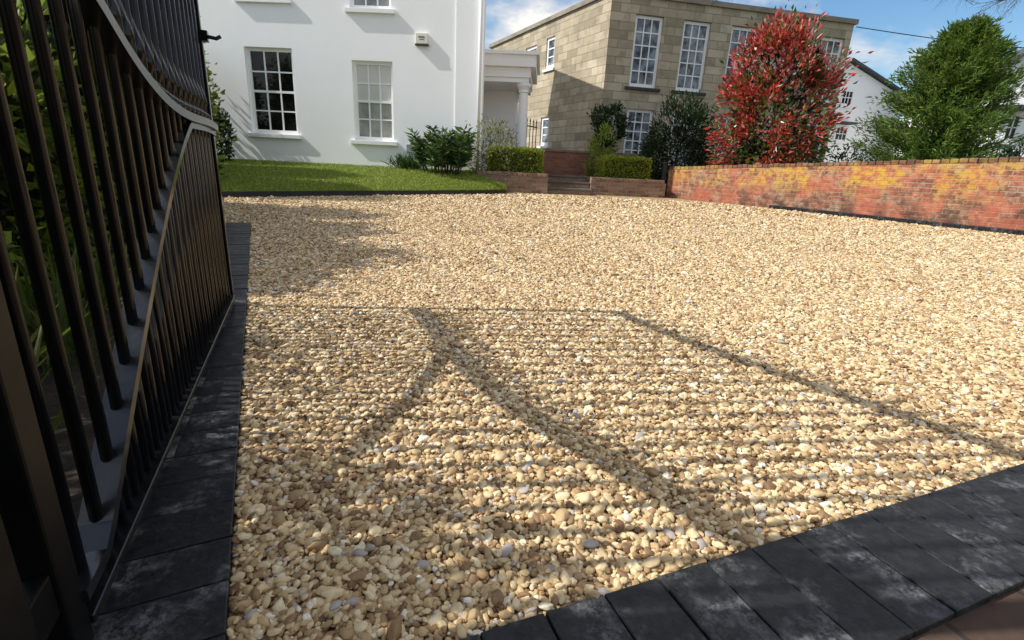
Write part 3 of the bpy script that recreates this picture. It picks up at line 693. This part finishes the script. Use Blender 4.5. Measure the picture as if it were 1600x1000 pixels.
mb = MB(); mb.tube([(0, 0, -.1), (.02, 0, hT*.5), (0, 0, hT*.97)], [.07, .05, .01], 8); mb.build('trunk', M['bark'], t, smooth=True)
for i, (px, py, Y, lab) in enumerate(((1325, 232, 11.4, 'low dark shrub showing over the brick wall right of the red shrub'), (1596, 236, 8.6, 'low dark shrub showing over the brick wall at the right edge'))):
    p = U(px, py, Y); shrub('low_shrub', lab, 'shrub', (p.x, p.y, .2), p.z-.2, .45, ROUND, 1800, .08, .4, M['l_dark'], 70, .08, 60+i, .02)

# ------------------------------------------------------------------ planting by the white house
def stems(name, label, base, n, h, spread, nl, size, asp, mat, seed):
    t = thing(name, label, 'plant', base); rg = np.random.default_rng(seed); Ps, Ts = [], []; mb = MB()
    for k in range(n):
        a = rg.random()*6.283; r0 = spread*math.sqrt(rg.random()); hh = h*rg.uniform(.6, 1)
        b = np.array([math.cos(a)*r0*.6, math.sin(a)*r0*.6, 0]); tp = np.array([math.cos(a)*r0, math.sin(a)*r0, hh])
        mb.tube([tuple(b), tuple((b+tp)/2+np.array([0, 0, .02])), tuple(tp)], [.012, .01, .006], 5)
        u = rg.uniform(.35, 1.0, nl); pp = b+(tp-b)*u[:, None]; an = rg.random(nl)*6.283
        tt = np.stack([np.cos(an), np.sin(an), rg.uniform(-.1, .7, nl)], 1); Ps.append(pp); Ts.append(tt)
    leaves('foliage', np.concatenate(Ps), np.concatenate(Ts), size, asp, mat, t, seed); mb.build('stem', M['bark'], t, smooth=True)
    return t
s, z = W.hit(702, 262); p = W.pt(s, -.8)
hh = U(702, 203, p.y).z
zb = .42
stems('spurge_plant', 'dark green upright plant with leafy spikes against the white wall', (p.x, p.y, zb), 36, hh-zb, .68, 70, .19, .26, M['l_euph'], 71)
p = U(768, 240, 12.0); hh = U(766, 188, p.y).z
shrub('pale_shrub', 'airy pale leaved shrub between the white corner and the box hedge', 'shrub', (p.x, p.y, .35), hh-.35, .55, ROUND, 1700, .08, .4, M['l_pale'], 80, .1, 72, .03)
for i, (px, lab) in enumerate(((636, 'small strappy plant at the foot of the white wall, left one'), (652, 'small strappy plant at the foot of the white wall, beside the tall spiky one'))):
    s, z = W.hit(px, 262); p = W.pt(s, -.35, z-.02); t = thing('strappy_plant', lab, 'plant', p)
    rg = np.random.default_rng(80+i); n = 130; P = rg.normal(size=(n, 3))*np.array([[.1, .1, 0]]); T = rg.normal(size=(n, 3))*.5+np.array([[0, 0, 1]])
    leaves('foliage', P, T, .3, .07, M['l_euph'], t, 90+i)

# ------------------------------------------------------------------ hedge and plants left of the gate
def gp(s, y): q = G.pt(s, y); return (q.x, q.y, gz(q.x, q.y))
k = 0
HP = [(0, .8), (.25, 1), (.6, .95), (.85, .7), (1, .3)]
for s, y, h, hw, n, mat, inn, lab in (
    (-.15, 1.05, 1.4, .34, 2800, 'l_hedge', None, 'leafy hedge shrub behind the hinge end of the gate'),
    (.40, 1.12, 1.58, .26, 2400, 'l_bright', None, 'leafy bright green hedge shrub behind the middle of the gate'),
    (1.4, 1.2, 1.0, .45, 3600, 'l_bright', None, 'leafy bright green hedge shrub behind the free end of the gate'),
    (.2, 2.2, 2.3, .75, 5500, 'l_bright', None, 'tall sunlit yellow green shrub behind the near end of the gate'),
    (1.5, 2.3, 2.1, .75, 5500, 'l_bright', None, 'tall sunlit yellow green shrub at the back of the bed, second from the near end'),
    (2.5, 1.15, 1.3, .45, 4000, 'l_hedge', 2500, 'green shrub in the left bed just beyond the free end of the gate'),
    (3.4, 1.35, 1.9, .7, 6000, 'l_dark', 6500, 'dark hedge shrub beyond the gate, nearest of the tall dark ones'),
    (4.6, 1.4, 2.05, .8, 7000, 'l_dark', 9000, 'dark hedge shrub beyond the gate, middle of the tall dark ones'),
    (5.9, 1.45, 2.15, .8, 7000, 'l_dark', 9000, 'dark hedge shrub beyond the gate, farthest of the tall dark ones')):
    k += 1
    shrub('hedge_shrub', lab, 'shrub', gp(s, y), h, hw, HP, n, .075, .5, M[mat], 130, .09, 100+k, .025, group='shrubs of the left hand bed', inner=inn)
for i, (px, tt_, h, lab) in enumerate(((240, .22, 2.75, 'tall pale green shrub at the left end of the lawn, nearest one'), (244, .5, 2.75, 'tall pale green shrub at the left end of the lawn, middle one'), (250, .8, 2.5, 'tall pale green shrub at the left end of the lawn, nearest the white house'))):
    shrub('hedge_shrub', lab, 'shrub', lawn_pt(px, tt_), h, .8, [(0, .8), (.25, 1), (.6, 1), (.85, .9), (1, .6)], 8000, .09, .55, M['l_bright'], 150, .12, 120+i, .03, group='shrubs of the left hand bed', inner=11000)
p = lawn_pt(350, .8); zt = U(350, 165, p.y).z
shrub('laurel_shrub', 'small dark shrub against the left end of the white wall', 'shrub', p, zt-p.z, .2, ROUND, 1300, .08, .45, M['l_dark'], 60, .055, 131, .02)
for i, (s, y, lab) in enumerate(((.15, .42, 'clump of long grass blades behind the gate, nearest the hinge'), (.6, .5, 'clump of long grass blades behind the middle of the gate'), (1.1, .45, 'clump of long grass blades behind the gate towards its free end'), (1.55, .5, 'clump of long grass blades at the free end of the gate'))):
    t = thing('grass_clump', lab, 'grass', gp(s, y)); rg = np.random.default_rng(140+i); n = 120
    P = rg.normal(size=(n, 3))*np.array([[.08, .08, 0]])+np.array([[0, 0, .01]]); T = rg.normal(size=(n, 3))*.42+np.array([[0, 0, .9]])
    leaves('blades', P, T, .27, .035, M['straw'], t, 150+i, jitter=.5)

# ------------------------------------------------------------------ iron gate
Lg = G.L
hu = [G.hit(*p) for p in ((336, 209), (305, 192), (268, 168), (222, 138), (182, 100), (152, 52), (130, 0))]
UPF = np.polyfit([a for a, _ in hu], [b for _, b in hu], 3); smin = min(a for a, _ in hu)
def zup(s):
    if s < smin: s_ = smin; return float(np.polyval(UPF, s_)+(s_-s)*.35)
    return float(np.polyval(UPF, s))
LO = np.polyfit([0, .02, .12, .35, .62, .89, 1.12, 1.35, Lg], [.10, .115, .17, .34, .49, .63, .735, .785, .80], 4)
zlo = lambda s: float(np.clip(np.polyval(LO, s), .10, zup(s)-.022))
ztp_ = lambda s: 1.60+.38*max(0, (Lg-s)/Lg)**1.5
gt = thing('iron_gate', 'tall black iron driveway gate standing open along the left side', 'gate', (G.o.x, G.o.y, 0), G.rot)
zb = .05
sr, sl_ = G.hit(66, 780)[0], G.hit(22, 780)[0]
ss = [(sr-.005+(Lg-sr)*i/44) for i in range(45)]
mb = MB(); mb.box(sl_, sr, -.016, .016, zb-.02, 2.25); mb.build('hinge_stile', M['stile'], gt, bevel=.004)
mb = MB(); mb.box(Lg-.014, Lg+.014, -.014, .014, zb-.02, 1.66); mb.build('meeting_stile', M['black'], gt, bevel=.003)
mb = MB(); mb.box(sr, Lg-.014, -.02, .02, zb, zb+.014); mb.build('bottom_rail', M['rail'], gt, bevel=.002)
mb = MB(); mb.ribbon([(s, zlo(s)) for s in ss], .021, .009); mb.build('lower_curved_rail', M['rail'], gt)
mb = MB(); mb.ribbon([(s, zup(s)) for s in ss], .032, .012); mb.build('middle_rail', M['rail'], gt)
mb = MB(); mb.ribbon([(s, ztp_(s)) for s in ss], .026, .010); mb.build('top_rail', M['rail'], gt)
nb = 22; dp = (Lg-.03-sr)/nb
def spear(mb, x, z, k=1): mb.lathe((x, 0, z), [(.008, 0), (.016*k, .012), (.017*k, .022), (.009, .034), (.008, .04), (.014*k, .06), (.012*k, .085), (.001, .14)], 8)
for i in range(nb):
    x = sr+.040+i*dp
    if x < Lg-.03:
        mb = MB(); mb.tube([(x, 0, zb+.01), (x, 0, ztp_(x)+.02)], .0090, 10); mb.build('bar', M['black'], gt, smooth=True)
        mb = MB(); spear(mb, x, ztp_(x)+.02); mb.build('spear_finial', M['black'], gt, smooth=True)
    x += dp/2
    if x < Lg-.03:
        mb = MB(); mb.tube([(x, 0, zb+.01), (x, 0, zlo(x)+.006)], .0074, 10); mb.build('dog_bar', M['black'], gt, smooth=True)
        mb = MB(); spear(mb, x, zup(x)+.010, 1.3); mb.build('ball_finial', M['black'], gt, smooth=True)
s, z = G.hit(338, 92); mb = MB(); mb.box(Lg-.018, Lg+.018, -.034, -.0145, z-.018, z+.018); mb.tube([(Lg, -.034, z), (Lg+.005, -.06, z-.002), (Lg+.008, -.075, z+.008)], .007, 8); mb.build('latch', M['black'], gt)
mb = MB(); mb.box(sl_-.08, sl_, -.012, .012, .12, .18); mb.build('hinge', M['stile'], gt, bevel=.003)
t = thing('gate_post', 'square black post carrying the hinges of the iron gate at the left edge', 'post', G.pt(sl_-.16, .02, 0), G.rot)
mb = MB(); mb.box(-.06, .06, -.06, .06, -.05, 2.3); mb.build('shaft', M['stile'], t, bevel=.005)
mb = MB(); mb.lathe((0, 0, 2.3), [(.07, 0), (.07, .02), (.03, .04), (.06, .1), (.03, .16), (.001, .17)], 12); mb.build('cap', M['stile'], t, smooth=True)

# ------------------------------------------------------------------ bare tree, twigs hang into the top right of the view
tr = thing('bare_tree', 'leafless tree whose thin twigs hang into the sky at the top right', 'tree', (13.5, 9.5, .2))
def loc(p): return Vector(p)-Vector((13.5, 9.5, .2))
mb = MB(); mb.tube([(0, 0, -.1), (.1, 0, 2), (0, .1, 4.5), (-.2, 0, 7)], [.24, .2, .16, .08], 10); mb.build('trunk', M['bark'], tr, smooth=True)
rg = random.Random(77)
def twig(mb, p, d, ln, r, depth):
    pts_ = [p]; q = p.copy(); dd = d.copy()
    for i in range(5):
        dd = (dd+Vector((rg.uniform(-.25, .25), rg.uniform(-.25, .25), rg.uniform(-.22, .14)))).normalized(); q = q+dd*ln/5; pts_.append(q.copy())
    mb.tube(pts_, [r*(1-.15*i) for i in range(6)], 5)
    if depth:
        for i in (1, 2, 3, 4, 5):
            e = (dd+Vector((rg.uniform(-.9, .9), rg.uniform(-.9, .9), rg.uniform(-.7, .6)))).normalized(); twig(mb, pts_[i], e, ln*.5, r*.5, depth-1)
for (tx, ty, Y, via) in ((1560, 2, 9.5, None), (1510, -22, 9.8, None), (1150, -14, 10.5, (1380, -140))):
    mb = MB(); e = loc(U(tx, ty, Y)); stt = Vector((0, .05, 4.6)); m_ = loc(U(via[0], via[1], Y)) if via else (stt+e)/2+Vector((0, 0, .5))
    mb.tube([stt, (stt+m_)/2+Vector((0, 0, .25)), m_, (m_+e)/2+Vector((0, 0, .06)), e], [.09, .06, .04, .02, .010], 7)
    for k in range(6): twig(mb, m_.lerp(e, .72+.05*k), Vector((-.8, rg.uniform(-.4, .4), -.2)).normalized(), .55, .007, 2)
    mb.build('limb', M['bark'], tr, smooth=True)

# ------------------------------------------------------------------ light
ELEV = 42.0; td = Vector((1, .12, 0)).normalized()
dirv = Vector((td.x*math.cos(R(ELEV)), td.y*math.cos(R(ELEV)), -math.sin(R(ELEV))))
ld = bpy.data.lights.new('sun', 'SUN'); ld.energy = 5.0; ld.angle = R(.5); ld.color = (1, .975, .93)
so = bpy.data.objects.new('sun', ld); C.objects.link(so); so.rotation_euler = dirv.to_track_quat('-Z', 'Y').to_euler(); so.location = (-10, 0, 15)
w = bpy.data.worlds.new('World'); bpy.context.scene.world = w; w.use_nodes = True
N, L = w.node_tree.nodes, w.node_tree.links
sk = N.new('ShaderNodeTexSky'); sk.sky_type = 'NISHITA'; sk.sun_disc = False; sk.sun_elevation = R(ELEV); sk.sun_rotation = math.atan2(-td.x, -td.y)
sk.air_density = 1.2; sk.dust_density = .3; sk.ozone_density = 3.0
hs = N.new('ShaderNodeHueSaturation'); hs.inputs['Saturation'].default_value = 1.2; hs.inputs['Value'].default_value = .95; L.new(sk.outputs[0], hs.inputs['Color'])
tc = N.new('ShaderNodeTexCoord'); mp = N.new('ShaderNodeMapping'); mp.inputs['Scale'].default_value = (1, 1, 2.2); mp.inputs['Location'].default_value = (.4, .2, .3); L.new(tc.outputs['Generated'], mp.inputs[0])
nf = tnoise(N, L, 2.6, 6, mp.outputs[0], .6)
f = ramp(N, L, nf, [(.43, (0, 0, 0)), (.58, (1, 1, 1))])
cl = ramp(N, L, nf, [(.47, (.76, .76, .77)), (.64, (1, 1, 1))])
clv = mixc(N, L, 1.0, cl, (7.5, 7.3, 7.0), 'MULTIPLY')
c = mixc(N, L, f, hs.outputs[0], clv)
L.new(c, N['Background'].inputs[0]); N['Background'].inputs[1].default_value = .15
sc = bpy.context.scene
sc.view_settings.view_transform = 'Standard'; sc.view_settings.look = 'None'; sc.view_settings.exposure = 0
